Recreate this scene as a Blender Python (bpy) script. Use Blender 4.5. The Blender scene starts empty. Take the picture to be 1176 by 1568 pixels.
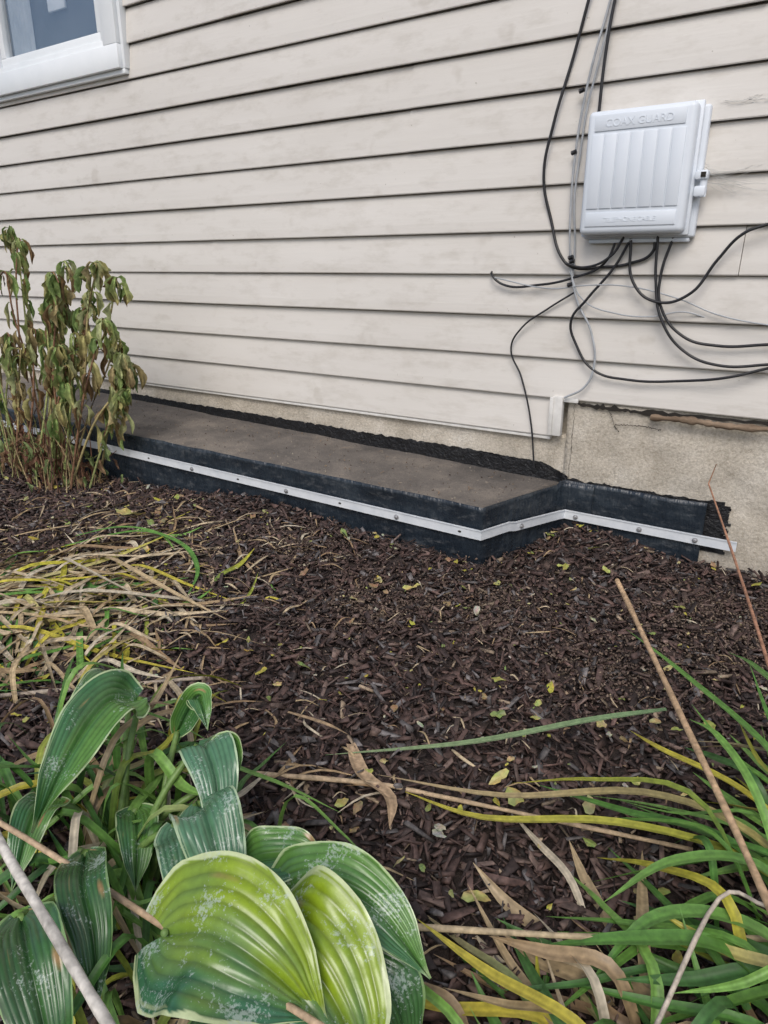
import bpy, bmesh, math, random
import numpy as np
from mathutils import Vector, Matrix, noise
random.seed(7); rng=np.random.default_rng(7)
sc=bpy.context.scene
V=Vector

# ---------------------------------------------------------------- materials
def newmat(name):
    m=bpy.data.materials.new(name); m.use_nodes=True
    nt=m.node_tree; b=nt.nodes['Principled BSDF']
    return m,nt,b
def N(nt,t,**kw):
    n=nt.nodes.new(t)
    for k,v in kw.items(): setattr(n,k,v)
    return n
def noise_node(nt,scale,detail=4,rough=.6,stretch=None,coord='Object'):
    tc=N(nt,'ShaderNodeTexCoord'); n=N(nt,'ShaderNodeTexNoise')
    n.inputs['Scale'].default_value=scale; n.inputs['Detail'].default_value=min(detail,4); n.inputs['Roughness'].default_value=rough
    if stretch:
        mp=N(nt,'ShaderNodeMapping'); mp.inputs['Scale'].default_value=stretch
        nt.links.new(tc.outputs[coord],mp.inputs[0]); nt.links.new(mp.outputs[0],n.inputs['Vector'])
    else: nt.links.new(tc.outputs[coord],n.inputs['Vector'])
    return n
def ramp(nt,src,stops):
    r=N(nt,'ShaderNodeValToRGB'); e=r.color_ramp.elements
    while len(e)<len(stops): e.new(.5)
    for i,(p,c) in enumerate(stops):
        e[i].position=p; e[i].color=(c[0],c[1],c[2],1)
    nt.links.new(src,r.inputs[0]); return r
def mixc(nt,fac,a,b,mode='MIX'):
    m=N(nt,'ShaderNodeMix',data_type='RGBA',blend_type=mode)
    for s,i in ((fac,0),(a,6),(b,7)):
        if isinstance(s,(int,float)): m.inputs[i].default_value=s
        elif isinstance(s,tuple): m.inputs[i].default_value=(s[0],s[1],s[2],1)
        else: nt.links.new(s,m.inputs[i])
    return m.outputs[2]
def bump(nt,b,src,strength,dist,prev=None):
    bp=N(nt,'ShaderNodeBump'); bp.inputs['Strength'].default_value=strength; bp.inputs['Distance'].default_value=dist
    nt.links.new(src,bp.inputs['Height'])
    if prev: nt.links.new(prev.outputs[0],bp.inputs['Normal'])
    nt.links.new(bp.outputs[0],b.inputs['Normal']); return bp
def simple(name,c1,c2,scale=8,rough=.6,bs=0,bd=.001,bscale=60,metal=0,stretch=None,spec=.5):
    m,nt,b=newmat(name)
    n=noise_node(nt,scale,stretch=stretch); r=ramp(nt,n.outputs[0],[(.3,c1),(.7,c2)])
    nt.links.new(r.outputs[0],b.inputs['Base Color'])
    b.inputs['Roughness'].default_value=rough; b.inputs['Metallic'].default_value=metal
    b.inputs['Specular IOR Level'].default_value=spec
    if bs:
        n2=noise_node(nt,bscale,5,.65); bump(nt,b,n2.outputs[0],bs,bd)
    return m
def vcol(name,rough=.5,spec=.4,bs=.2,bscale=150,trans=0,spots=False,var=.25,nd=3):
    m,nt,b=newmat(name)
    a=N(nt,'ShaderNodeAttribute',attribute_name='Col')
    n=noise_node(nt,90,nd); r=ramp(nt,n.outputs[0],[(.25,(1-var*1.6,)*3),(.75,(1+var*.4,)*3)])
    c=mixc(nt,1.0,a.outputs[0],r.outputs[0],'MULTIPLY')
    if spots:
        s=noise_node(nt,260,3,.7); s2=noise_node(nt,24,2,.5)
        ad=N(nt,'ShaderNodeMath',operation='ADD'); nt.links.new(s.outputs[0],ad.inputs[0]); nt.links.new(s2.outputs[0],ad.inputs[1])
        mr=N(nt,'ShaderNodeMapRange'); mr.inputs[1].default_value=1.13; mr.inputs[2].default_value=1.25
        nt.links.new(ad.outputs[0],mr.inputs[0])
        mul=N(nt,'ShaderNodeMath',operation='MULTIPLY'); mul.inputs[1].default_value=.55; nt.links.new(mr.outputs[0],mul.inputs[0])
        c=mixc(nt,mul.outputs[0],c,(.50,.58,.52))
    nt.links.new(c,b.inputs['Base Color']); b.inputs['Roughness'].default_value=rough; b.inputs['Specular IOR Level'].default_value=spec
    if bs:
        n2=noise_node(nt,bscale,2); bump(nt,b,n2.outputs[0],bs,.001)
    if trans:
        tr=N(nt,'ShaderNodeBsdfTranslucent'); nt.links.new(c,tr.inputs[0])
        mx=N(nt,'ShaderNodeMixShader'); mx.inputs[0].default_value=trans
        out=nt.nodes['Material Output']; nt.links.new(b.outputs[0],mx.inputs[1]); nt.links.new(tr.outputs[0],mx.inputs[2]); nt.links.new(mx.outputs[0],out.inputs[0])
    return m

# siding vinyl
M_sid,nt,b=newmat('vinyl_siding')
n=noise_node(nt,1.6,5,.6,(.6,1,2.5)); r=ramp(nt,n.outputs[0],[(.3,(.615,.585,.54)),(.7,(.69,.662,.62))])
nd=noise_node(nt,22,5,.7,(.35,1,1)); rd=ramp(nt,nd.outputs[0],[(.28,(.87,.86,.84)),(.5,(1,1,1))])
ns=noise_node(nt,9,3,.5,(1,1,1)); rs=ramp(nt,ns.outputs[0],[(.24,(.80,.78,.75)),(.33,(1,1,1))])
nf=noise_node(nt,75,2,.5); rf=ramp(nt,nf.outputs[0],[(.20,(.55,.52,.48)),(.245,(1,1,1))])
c=mixc(nt,1.0,r.outputs[0],rd.outputs[0],'MULTIPLY'); c=mixc(nt,.6,c,rs.outputs[0],'MULTIPLY'); c=mixc(nt,.8,c,rf.outputs[0],'MULTIPLY')
nt.links.new(c,b.inputs['Base Color']); b.inputs['Roughness'].default_value=.48; b.inputs['Specular IOR Level'].default_value=.4
g=noise_node(nt,60,4,.6,(.12,1,1.6)); bump(nt,b,g.outputs[0],.35,.0015)

# stucco foundation
M_fnd,nt,b=newmat('stucco_parging')
n=noise_node(nt,5,5,.65); r=ramp(nt,n.outputs[0],[(.28,(.42,.375,.305)),(.5,(.56,.51,.43)),(.72,(.67,.625,.55))])
n3=noise_node(nt,130,4,.7); r3=ramp(nt,n3.outputs[0],[(.3,(.68,.66,.63)),(.6,(1.05,1.05,1.05))])
nt.links.new(mixc(nt,1.0,r.outputs[0],r3.outputs[0],'MULTIPLY'),b.inputs['Base Color']); b.inputs['Roughness'].default_value=.95
n2=noise_node(nt,160,4,.75); bp=bump(nt,b,n2.outputs[0],.9,.004)
n4=noise_node(nt,14,3,.5); bump(nt,b,n4.outputs[0],.6,.01,bp)

M_white=simple('white_vinyl_trim',(.76,.80,.82),(.84,.87,.89),6,.4)
M_jch=simple('aged_white_trim',(.60,.59,.56),(.74,.73,.70),30,.6,.3,.001,90)
M_tar=simple('black_tar',(.005,.005,.006),(.012,.012,.014),40,.34,1,.006,90)
M_alu=simple('aluminium_bar',(.70,.74,.78),(.84,.87,.90),25,.42,metal=.2)
M_screw=simple('zinc_screw',(.30,.30,.31),(.50,.50,.51),90,.4,metal=.6)
M_box=simple('grey_box_plastic',(.66,.71,.77),(.72,.77,.83),5,.42,.08,.0005,300)
M_blk=simple('black_cable_jacket',(.010,.010,.012),(.022,.022,.025),30,.4)
M_gry=simple('grey_cable_jacket',(.30,.32,.34),(.42,.44,.46),30,.45)
M_crack=simple('dark_gap',(.012,.010,.008),(.03,.025,.02),40,.95)
M_web=simple('cobweb_fibre',(.6,.6,.58),(.75,.75,.72),40,.9)
# ledge top
M_ledge,nt,b=newmat('dirty_concrete')
n=noise_node(nt,4.5,5,.7); r=ramp(nt,n.outputs[0],[(.3,(.085,.077,.070)),(.5,(.145,.128,.112)),(.68,(.23,.20,.168))])
n3=noise_node(nt,220,3,.7); r3=ramp(nt,n3.outputs[0],[(.3,(.6,.6,.6)),(.72,(1.2,1.18,1.15))])
n5=noise_node(nt,60,2,.5); r5=ramp(nt,n5.outputs[0],[(.68,(0,0,0)),(.74,(1,1,1))])
c=mixc(nt,1.0,r.outputs[0],r3.outputs[0],'MULTIPLY'); c=mixc(nt,r5.outputs[0],c,(.26,.215,.17))
nt.links.new(c,b.inputs['Base Color']); b.inputs['Roughness'].default_value=.8
n2=noise_node(nt,180,4,.7); bump(nt,b,n2.outputs[0],.7,.002)
# membrane
M_mem,nt,b=newmat('rubber_membrane')
n=noise_node(nt,6,5,.7,(1,1,2)); r=ramp(nt,n.outputs[0],[(.3,(.010,.014,.020)),(.55,(.018,.026,.036)),(.75,(.044,.055,.066))])
n3=noise_node(nt,38,4,.75,(.6,.6,1.6)); r3=ramp(nt,n3.outputs[0],[(.54,(0,0,0)),(.76,(.6,.6,.6))])
nt.links.new(mixc(nt,r3.outputs[0],r.outputs[0],(.14,.145,.15)),b.inputs['Base Color']); 
rr=ramp(nt,n3.outputs[0],[(.3,(.20,.20,.20)),(.7,(.45,.45,.45))]); nt.links.new(rr.outputs[0],b.inputs['Roughness'])
n2=noise_node(nt,16,4,.6,(2.2,2.2,.5)); bp=bump(nt,b,n2.outputs[0],.7,.016)
n4=noise_node(nt,60,3,.6,(.5,.5,1.5)); bump(nt,b,n4.outputs[0],.4,.002,bp)
# soil
M_soil=simple('mulch_soil',(.026,.018,.015),(.065,.047,.040),30,.95,1,.012,70)
M_chip=vcol('mulch_chips',.7,.4,0,220,var=.45,nd=2)
M_leaf=vcol('plant_leaf',.45,.45,.25,120,trans=.18,nd=2)
M_wilt=vcol('wilted_leaf',.6,.3,.5,70,trans=.25,var=.3,nd=2)
M_hosta=vcol('hosta_leaf',.27,.6,.12,160,trans=.10,spots=True,var=.14)
M_dry=vcol('dry_straw',.7,.3,.3,200,var=.35,nd=2)
M_wood=simple('rotten_wood',(.10,.065,.04),(.30,.22,.15),40,.9,1,.004,60,stretch=(.3,1,1))

# ---------------------------------------------------------------- mesh helpers
def link(ob,parent=None):
    sc.collection.objects.link(ob)
    if parent: ob.parent=parent
    return ob
def empty(name,loc=(0,0,0)):
    e=bpy.data.objects.new(name,None); e.empty_display_size=.05; return link(e)
class MB:
    def __init__(s): s.v=[];s.f=[];s.c=[]
    def add(s,vs,fs,cols):
        o=len(s.v); s.v+= [tuple(x) for x in vs]; s.f+=[tuple(i+o for i in f) for f in fs]
        s.c+= cols if isinstance(cols,list) else [cols]*len(vs)
    def obj(s,name,mat,parent=None,smooth=True):
        me=bpy.data.meshes.new(name); me.from_pydata(s.v,[],s.f)
        a=me.color_attributes.new('Col','FLOAT_COLOR','POINT')
        arr=np.ones((len(s.v),4),dtype=np.float32); arr[:,:3]=np.array([c[:3] for c in s.c]); a.data.foreach_set('color',arr.ravel())
        if smooth: me.polygons.foreach_set('use_smooth',[True]*len(me.polygons))
        me.materials.append(mat); return link(bpy.data.objects.new(name,me),parent)
def boxpart(name,x0,x1,y0,y1,z0,z1,mat,parent,bev=0,seg=2):
    bm=bmesh.new(); bmesh.ops.create_cube(bm,size=1)
    for v in bm.verts:
        v.co=V(((x0+x1)/2+v.co.x*(x1-x0),(y0+y1)/2+v.co.y*(y1-y0),(z0+z1)/2+v.co.z*(z1-z0)))
    if bev: bmesh.ops.bevel(bm,geom=bm.edges[:],offset=bev,segments=seg,affect='EDGES',profile=.5)
    me=bpy.data.meshes.new(name); bm.to_mesh(me); bm.free(); me.materials.append(mat)
    if bev and seg>1:
        me.polygons.foreach_set('use_smooth',[True]*len(me.polygons))
        try: me.set_sharp_from_angle(angle=math.radians(35))
        except Exception: pass
    return link(bpy.data.objects.new(name,me),parent)
def cat(pts,n):
    pts=[V(p) for p in pts]
    if len(pts)==2: return [pts[0].lerp(pts[1],i/n) for i in range(n+1)]
    P=[2*pts[0]-pts[1]]+pts+[2*pts[-1]-pts[-2]]; out=[]; k=len(pts)-1
    for i in range(n+1):
        t=i/n*k; j=min(int(t),k-1); t-=j; a,b_,c_,d=P[j:j+4]
        out.append(.5*((2*b_)+(c_-a)*t+(2*a-5*b_+4*c_-d)*t*t+(3*b_-a-3*c_+d)*t**3))
    return out
def tube(mb,pts,r0,r1,col,n=10,sides=6,jit=0):
    cs=cat(pts,n); vs=[];fs=[]; cl=[]
    for i,c in enumerate(cs):
        t=(cs[min(i+1,n)]-cs[max(i-1,0)]).normalized(); a=t.cross(V((0,0,1)) if abs(t.z)<.9 else V((1,0,0))).normalized(); b_=t.cross(a)
        r=(r0+(r1-r0)*i/n)*(1+random.uniform(-jit,jit)); k=random.uniform(.8,1.12)
        for s in range(sides):
            an=2*math.pi*s/sides; vs.append(c+(a*math.cos(an)+b_*math.sin(an))*r); cl.append(tuple(x*k for x in col))
    for i in range(n):
        for s in range(sides):
            s2=(s+1)%sides; fs.append((i*sides+s,i*sides+s2,(i+1)*sides+s2,(i+1)*sides+s))
    fs.append(tuple(range(sides))); fs.append(tuple(n*sides+s for s in reversed(range(sides))))
    mb.add(vs,fs,cl)
def ribbon(mb,pts,w,col,col2=None,n=14,fold=.25,twist=0,tw0=0,basew=.6,tipstart=.55):
    cs=cat(pts,n); vs=[];fs=[];cl=[]; col2=col2 or col
    for i,c in enumerate(cs):
        u=i/n; t=(cs[min(i+1,n)]-cs[max(i-1,0)]).normalized()
        s=t.cross(V((0,0,1)));
        if s.length<.05: s=V((1,0,0))
        s.normalize(); nn=s.cross(t).normalized()
        an=tw0+twist*u; s,nn=s*math.cos(an)+nn*math.sin(an), nn*math.cos(an)-s*math.sin(an)
        ww=w*.5*min(1,basew+u*2)*(1 if u<tipstart else max(.03,1-((u-tipstart)/(1-tipstart))**1.7))
        f=fold*ww
        vs+=[c-s*ww+nn*f,c-s*ww*.5+nn*f*.35,c-nn*f*.2,c+s*ww*.5+nn*f*.35,c+s*ww+nn*f]
        cc=tuple(col[k]*(1-u)+col2[k]*u for k in range(3)); j=random.uniform(.9,1.1)
        d=tuple(x*j for x in cc); e=tuple(x*j*.8 for x in cc); cl+=[d,e,tuple(x*1.1 for x in d),e,d]
    for i in range(n):
        for k in range(4):
            fs.append((i*5+k,i*5+k+1,i*5+5+k+1,i*5+5+k))
    mb.add(vs,fs,cl)
# ---------------------------------------------------------------- ground
def H(x,y):
    x=np.asarray(x,float); y=np.asarray(y,float)
    h=.012*np.sin(3.1*x+1.3*y+.5)+.011*np.sin(1.7*x-4.3*y+2)+.006*np.sin(9*x+5*y)+.005*np.sin(13*y-7*x+1)+.004*np.sin(21*x+17*y)*np.sin(15*x-19*y)
    h=h+.055*np.exp(-(((x+.62)/.16)**2+((y+.09)/.16)**2))
    h=h+.035*np.exp(-(((x+1.7)/.75)**2+((y+.42)/.12)**2))
    h=h+.02*np.exp(-(((x+.3)/.3)**2+((y+.5)/.3)**2))
    h=h*np.clip((4.5-np.hypot(x+1,y+1))/1.5,0,1)
    return h
def Hs(x,y): return float(H(x,y))
xs=np.concatenate([[-60,-30,-15,-9,-6.5],np.arange(-5.2,1.6,.035),[2.2,3.5,6,12,25,60]])
ys=np.concatenate([[-60,-30,-15,-8,-5,-3.6],np.arange(-2.8,.06,.035),[.5,1.5,4,10,25,60]])
X,Y=np.meshgrid(xs,ys); Z=H(X,Y)-.004+np.where((np.abs(X+1.8)<3.4)&(Y>-2.9)&(Y<.1),rng.normal(0,.003,X.shape),0)
vs=np.stack([X,Y,Z],-1).reshape(-1,3); nx=len(xs); ny=len(ys)
fs=[(j*nx+i,j*nx+i+1,(j+1)*nx+i+1,(j+1)*nx+i) for j in range(ny-1) for i in range(nx-1)]
me=bpy.data.meshes.new('ground'); me.from_pydata(vs.tolist(),[],fs); me.materials.append(M_soil)
me.polygons.foreach_set('use_smooth',[True]*len(me.polygons)); link(bpy.data.objects.new('ground',me))

# mulch chips
def chips(name,n,xr,yr,lr,wr,tr,lift,pal,prob,mask=None,tilt=.35,mat=M_chip):
    x=rng.uniform(*xr,n*2); y=rng.uniform(*yr,n*2)
    ok=np.ones(n*2,bool) if mask is None else mask(x,y)
    x=x[ok][:n]; y=y[ok][:n]; n=len(x)
    L=rng.uniform(*lr,n)*rng.uniform(.5,1.4,n); W=rng.uniform(*wr,n)*rng.uniform(.6,1.3,n); T=rng.uniform(*tr,n)
    base=np.array([[-1,-1,-1],[1,-1,-1],[1,1,-1],[-1,1,-1],[-1,-1,1],[1,-1,1],[1,1,1],[-1,1,1]],float)*.5
    P=base[None]*np.stack([L,W,T],-1)[:,None,:]
    P=P*(1+rng.uniform(-.4,.15,(n,8,1))*np.array([.6,1,.4])); P[:,:,2]+=rng.normal(0,.0006,(n,8))
    P[:,[1,2,5,6],1]*=rng.uniform(.25,1.05,(n,1))
    ya=rng.uniform(0,2*np.pi,n); pa=rng.normal(0,tilt,n); ra=rng.normal(0,tilt*1.2,n)
    cy,sy=np.cos(ya),np.sin(ya); cp,sp=np.cos(pa),np.sin(pa); cr,sr=np.cos(ra),np.sin(ra)
    a=P[:,:,0];b_=P[:,:,1]*cr[:,None]-P[:,:,2]*sr[:,None];c_=P[:,:,1]*sr[:,None]+P[:,:,2]*cr[:,None]
    a2=a*cp[:,None]+c_*sp[:,None]; c2=-a*sp[:,None]+c_*cp[:,None]
    px=a2*cy[:,None]-b_*sy[:,None]+x[:,None]; py=a2*sy[:,None]+b_*cy[:,None]+y[:,None]
    pz=c2+(H(x,y)+rng.uniform(*lift,n))[:,None]
    vs=np.stack([px,py,pz],-1).reshape(-1,3).astype(np.float32)
    q=np.array([[0,3,2,1],[4,5,6,7],[0,1,5,4],[1,2,6,5],[2,3,7,6],[3,0,4,7]])
    F=(q[None]+8*np.arange(n)[:,None,None]).reshape(-1)
    me=bpy.data.meshes.new(name); me.vertices.add(n*8); me.vertices.foreach_set('co',vs.ravel())
    me.loops.add(len(F)); me.loops.foreach_set('vertex_index',F.astype(np.int32)); me.polygons.add(n*6)
    me.polygons.foreach_set('loop_start',np.arange(0,n*24,4,dtype=np.int32)); me.update(calc_edges=True); me.validate()
    pal=np.array(pal); k=rng.choice(len(pal),n,p=prob); col=pal[k]*rng.uniform(.55,1.45,(n,1))
    arr=np.ones((n,8,4),np.float32); arr[:,:,:3]=col[:,None,:]*rng.uniform(.8,1.2,(n,8,1))
    at=me.color_attributes.new('Col','FLOAT_COLOR','POINT'); at.data.foreach_set('color',arr.ravel())
    me.materials.append(mat); return link(bpy.data.objects.new(name,me))
def mask(x,y):
    front=(y<-.43)|((x>-.79)&(y<-.035))
    return front&(y< .62*(-x)+.4)&((y+2.15)>x)&(x>-4.4)&(y>-2.15+(-x-1.2)*.28)
pal=[(.083,.052,.044),(.120,.074,.062),(.047,.032,.029),(.17,.118,.098),(.165,.150,.146),(.34,.26,.18)]
chips('mulch_bed',38000,(-4.4,.75),(-2.15,-.03),(.018,.054),(.005,.017),(.002,.006),(-.002,.020),pal,[.31,.24,.22,.11,.105,.015],mask,.4)
chips('mulch_fine_shreds',24000,(-3.2,.5),(-2.15,-.03),(.006,.024),(.0015,.0045),(.001,.0025),(.006,.024),pal,[.3,.25,.2,.13,.08,.04],mask,.5)
def m2(x,y):
    s=np.zeros_like(x)
    for cx,cy,r in ((-.70,-.62,.16),(-.95,-.80,.14),(-.12,-.45,.22),(-1.35,-.62,.12),(-.35,-.75,.12)):
        s+=np.exp(-((x-cx)**2+(y-cy)**2)/r**2)
    return (rng.uniform(0,1,len(x))<s)&(y<-.05)
chips('loose_soil_crumbs',14000,(-1.7,.3),(-1.1,-.1),(.003,.008),(.003,.006),(.002,.005),(.014,.026),[(.17,.122,.09),(.12,.082,.06),(.24,.18,.135)],[.45,.4,.15],m2,.5)

# ---------------------------------------------------------------- house
house=empty('house')
L=.1225
WX0,WX1,WZ0,WZ1=-3.62,-2.655,1.60,2.85
def siding():
    vs=[];fs=[]
    def seg(x0,x1,z0,z1,off):
        n=max(2,int((x1-x0)/.08)); o=len(vs)
        for i in range(n+1):
            x=x0+(x1-x0)*i/n
            w=.0018*noise.noise(V((x*1.4,z0*7,off*50)))+off; wz=.0018*noise.noise(V((x*.9,z0*9,4)))
            prof=[(-.006,z0+.004),(-.028,z0+.002),(-.031,z0),(-.0325,z0+.003),(-.0305,z0+.03),(-.0255,z0+.07),(-.0190,z1-.005),(-.0172,z1-.0030),(-.010,z1-.0018),(-.004,z1+.004)]
            for (py,pz) in prof: vs.append((x,py-w,pz+wz))
        m=10
        for i in range(n):
            for k in range(m-1):
                a=o+i*m+k; fs.append((a,a+m,a+m+1,a+1))
        for i in (0,n): fs.append(tuple(o+i*m+k for k in range(m)))
    seams={4:[-2.25,-.30],5:[-2.22,.4],6:[-4.1],7:[-1.32],8:[-1.31],9:[-.33,-3.9],10:[-.33],11:[-2.1],12:[-1.0],3:[-3.4]}
    for k in range(0,24):
        z0=.34+k*L; z1=z0+L
        xa=-8.0; xb=(-.772 if k==0 else 3.0)
        runs=[(xa,xb)]
        if k>=11 and z0<WZ1-.05: runs=[(xa,WX0+.03),(WX1-.03,xb)]
        for (ra,rb) in runs:
            cuts=[ra]+sorted(s for s in seams.get(k,[]) if ra<s<rb)+[rb]
            for j in range(len(cuts)-1): seg(cuts[j]+(.0015 if j else 0),cuts[j+1],z0,z1,.0030*(j%2))
    me=bpy.data.meshes.new('siding'); me.from_pydata(vs,[],fs)
    me.materials.append(M_sid); return link(bpy.data.objects.new('siding',me),house)
siding()
boxpart('wall_core',-8,3,.02,6,-.1,3.3,M_fnd,house)
def surf(name,x0,x1,z0,z1,yb,mat,amp=.002,step=.02,parent=house):
    nx=int((x1-x0)/step)+1; nz=max(3,int((z1-z0)/step)+1); vs=[];fs=[]
    for j in range(nz+1):
        for i in range(nx+1):
            x=x0+(x1-x0)*i/nx; z=z0+(z1-z0)*j/nz
            vs.append((x,yb-amp*noise.fractal(V((x*9,z*9,yb*30)),.8,2,4),z))
    for j in range(nz):
        for i in range(nx):
            a=j*(nx+1)+i; fs.append((a,a+1,a+nx+2,a+nx+1))
    o=len(vs); 
    for i in range(nx+1): vs.append((vs[nz*(nx+1)+i][0],.02,z1))
    for i in range(nx): fs.append((nz*(nx+1)+i,nz*(nx+1)+i+1,o+i+1,o+i))
    o=len(vs)
    for j in range(nz+1): vs.append((x0,.02,z0+(z1-z0)*j/nz))
    for j in range(nz): fs.append((j*(nx+1),(j+1)*(nx+1),o+j+1,o+j))
    me=bpy.data.meshes.new(name); me.from_pydata(vs,[],fs); me.polygons.foreach_set('use_smooth',[True]*len(me.polygons))
    me.materials.append(mat); return link(bpy.data.objects.new(name,me),parent)
surf('foundation_stepped',-6,-.725,-.06,.345,-.012,M_fnd,.005,.02)
surf('foundation_raised',-.725,3,-.06,.462,-.020,M_fnd,.006,.018)
boxpart('starter_trim',-6,-.775,-.028,-.004,.328,.3385,M_jch,house,.002)
boxpart('end_channel',-.771,-.738,-.044,-.022,.345,.470,M_jch,house,.003)
boxpart('end_channel_lip',-.778,-.766,-.048,-.0445,.347,.468,M_jch,house,.001)
boxpart('trim_return',-.735,-.69,-.044,-.0345,.455,.468,M_jch,house,.002)
mb=MB()
def crack(pts,w,y):
    cs=cat(pts,60); vs=[];fs=[]
    for i,c in enumerate(cs):
        ww=w*(.35+1.3*abs(noise.noise(V((i*.45,w*99,3)))))*(1 if 0<i<60 else .1); j=.005*noise.noise(V((i*.6,7,w*50)))
        vs+=[(c.x+j*.4,y,c.z+j-ww),(c.x+j*.4,y,c.z+j+ww)]
    for i in range(60): fs.append((2*i,2*i+2,2*i+3,2*i+1))
    mb.add(vs,fs,(0,0,0))
crack([(-.70,0,.452),(-.60,0,.448),(-.5,0,.447),(-.3,0,.450),(-.05,0,.452),(.3,0,.455)],.010,-.0300)
crack([(-.60,0,.445),(-.585,0,.42),(-.575,0,.395),(-.56,0,.38)],.003,-.0285)
crack([(-.575,0,.40),(-.50,0,.405),(-.44,0,.40)],.002,-.0287)
mb.obj('foundation_cracks',M_crack,house)
mb=MB(); vs=[];fs=[]
for i in range(60):
    z=.19+.26*i/59; x=-.703+.006*noise.noise(V((z*22,1,1)))+.004*noise.noise(V((z*90,5,1))); w=.0010*(.4+abs(noise.noise(V((z*50,2,2)))))
    vs+=[(x-w,-.0275,z),(x+w,-.0275,z)]
for i in range(59): fs.append((2*i,2*i+1,2*i+3,2*i+2))
mb.add(vs,fs,(0,0,0)); mb.obj('vertical_crack',M_crack,house)
mb=MB()
tube(mb,[(-.47,-.044,.437),(-.36,-.047,.441),(-.27,-.046,.436),(-.12,-.048,.441),(.1,-.048,.442)],.010,.008,(1,1,1),40,8,.35)
mb.obj('rotten_wood_strip',M_wood,house)
def ztop(x,y): return .193+(-.82-x)/1.9*(.018+.037*(y+.41)/.41)
mb=MB(); vs=[];fs=[]; n=360
for i in range(n+1):
    x=-3.6+(3.6-.705)*i/n
    hi=.251+(-.82-x)*.011+.005*noise.noise(V((x*3,0,0)))+.006*noise.noise(V((x*38,1,0)))+.003*noise.noise(V((x*150,1,5)))
    if x>-.80: hi-= (x+.80)*.35
    lo=ztop(x,0)-.02
    for k in range(5):
        z=lo+(hi-lo)*k/4; vs.append((x,-.0195-.004*noise.noise(V((x*30,z*60,2)))-(0 if x<-.735 else .009),z))
for i in range(n):
    for k in range(4): a=i*5+k; fs.append((a,a+5,a+6,a+1))
mb.add(vs,fs,(0,0,0))
def patch(x0,x1,flo,fhi,y,n=80):
    vs=[];fs=[]
    for i in range(n+1):
        x=x0+(x1-x0)*i/n; lo,hi=flo(x),fhi(x)
        for k in range(5): z=lo+(hi-lo)*k/4; vs.append((x,y-.002*noise.noise(V((x*60,z*60,1))),z))
    for i in range(n):
        for k in range(4): a=i*5+k; fs.append((a,a+5,a+6,a+1))
    mb.add(vs,fs,(0,0,0))
patch(-.72,-.24,lambda x:.14,lambda x:.214+.006*noise.noise(V((x*30,2,2)))+.004*noise.noise(V((x*120,2,2)))-.005*(x<-.28),-.0280)
for j in range(26):
    z=.06+.145*j/26; x1=-.225+.018*noise.noise(V((z*90,3,3)))
    patch(-.30,x1,lambda x,z=z:z-.004,lambda x,z=z:z+.0045,-.0275-.0004*(j%3),8)
mb.obj('tar_coating',M_tar,house)

# concrete ledge
ledge=empty('concrete_ledge')
mb=MB(); vs=[];fs=[]; nx,ny=150,20
for j in range(ny+1):
    for i in range(nx+1):
        y=-.408+.43*j/ny; xr=-.823+.10*(y+.408)/.43; x=-5.2+(xr+5.2)*i/nx
        vs.append((x,y,ztop(x,y)+.004*noise.fractal(V((x*5,y*5,1)),.8,2,4)-.002))
for j in range(ny):
    for i in range(nx): a=j*(nx+1)+i; fs.append((a,a+1,a+nx+2,a+nx+1))
o=len(vs)
for i in range(nx+1): vs.append((vs[i][0],-.408,-.05))
for i in range(nx): fs.append((i,o+i,o+i+1,i+1))
o=len(vs)
for j in range(ny+1): q=vs[j*(nx+1)+nx]; vs.append((q[0],q[1],-.05))
for j in range(ny): fs.append((j*(nx+1)+nx,o+j,o+j+1,(j+1)*(nx+1)+nx))
mb.add(vs,fs,(0,0,0)); mb.obj('slab',M_ledge,ledge)
mb=MB()
for i in range(650):
    y=random.uniform(-.39,-.03); x=random.uniform(-3.2,-.84+.1*(y+.4)); z=ztop(x,y)+.001; r=random.uniform(.0015,.005)*random.choice([.6,1,1])
    vs=[V((x+random.uniform(-r,r),y+random.uniform(-r,r),z-.002)) for _ in range(3)]+[V((x+random.uniform(-r,r)*.5,y+random.uniform(-r,r)*.5,z+r*.7))]
    mb.add(vs,[(0,1,3),(1,2,3),(2,0,3)],random.choice([(.2,.15,.1),(.08,.05,.04),(.36,.32,.25),(.12,.09,.07)]))
for i in range(34):
    y=random.uniform(-.39,-.05); x=random.uniform(-3.0,-.9); z=ztop(x,y)+.003; a=random.uniform(0,6.28); l=random.uniform(.01,.04)
    ribbon(mb,[(x,y,z),(x+l*.5*math.cos(a),y+l*.5*math.sin(a),z+.003),(x+l*math.cos(a+.4),y+l*math.sin(a+.4),z)],.003,(.3,.2,.12),None,5)
mb.obj('debris',M_dry,ledge,False)

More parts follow.
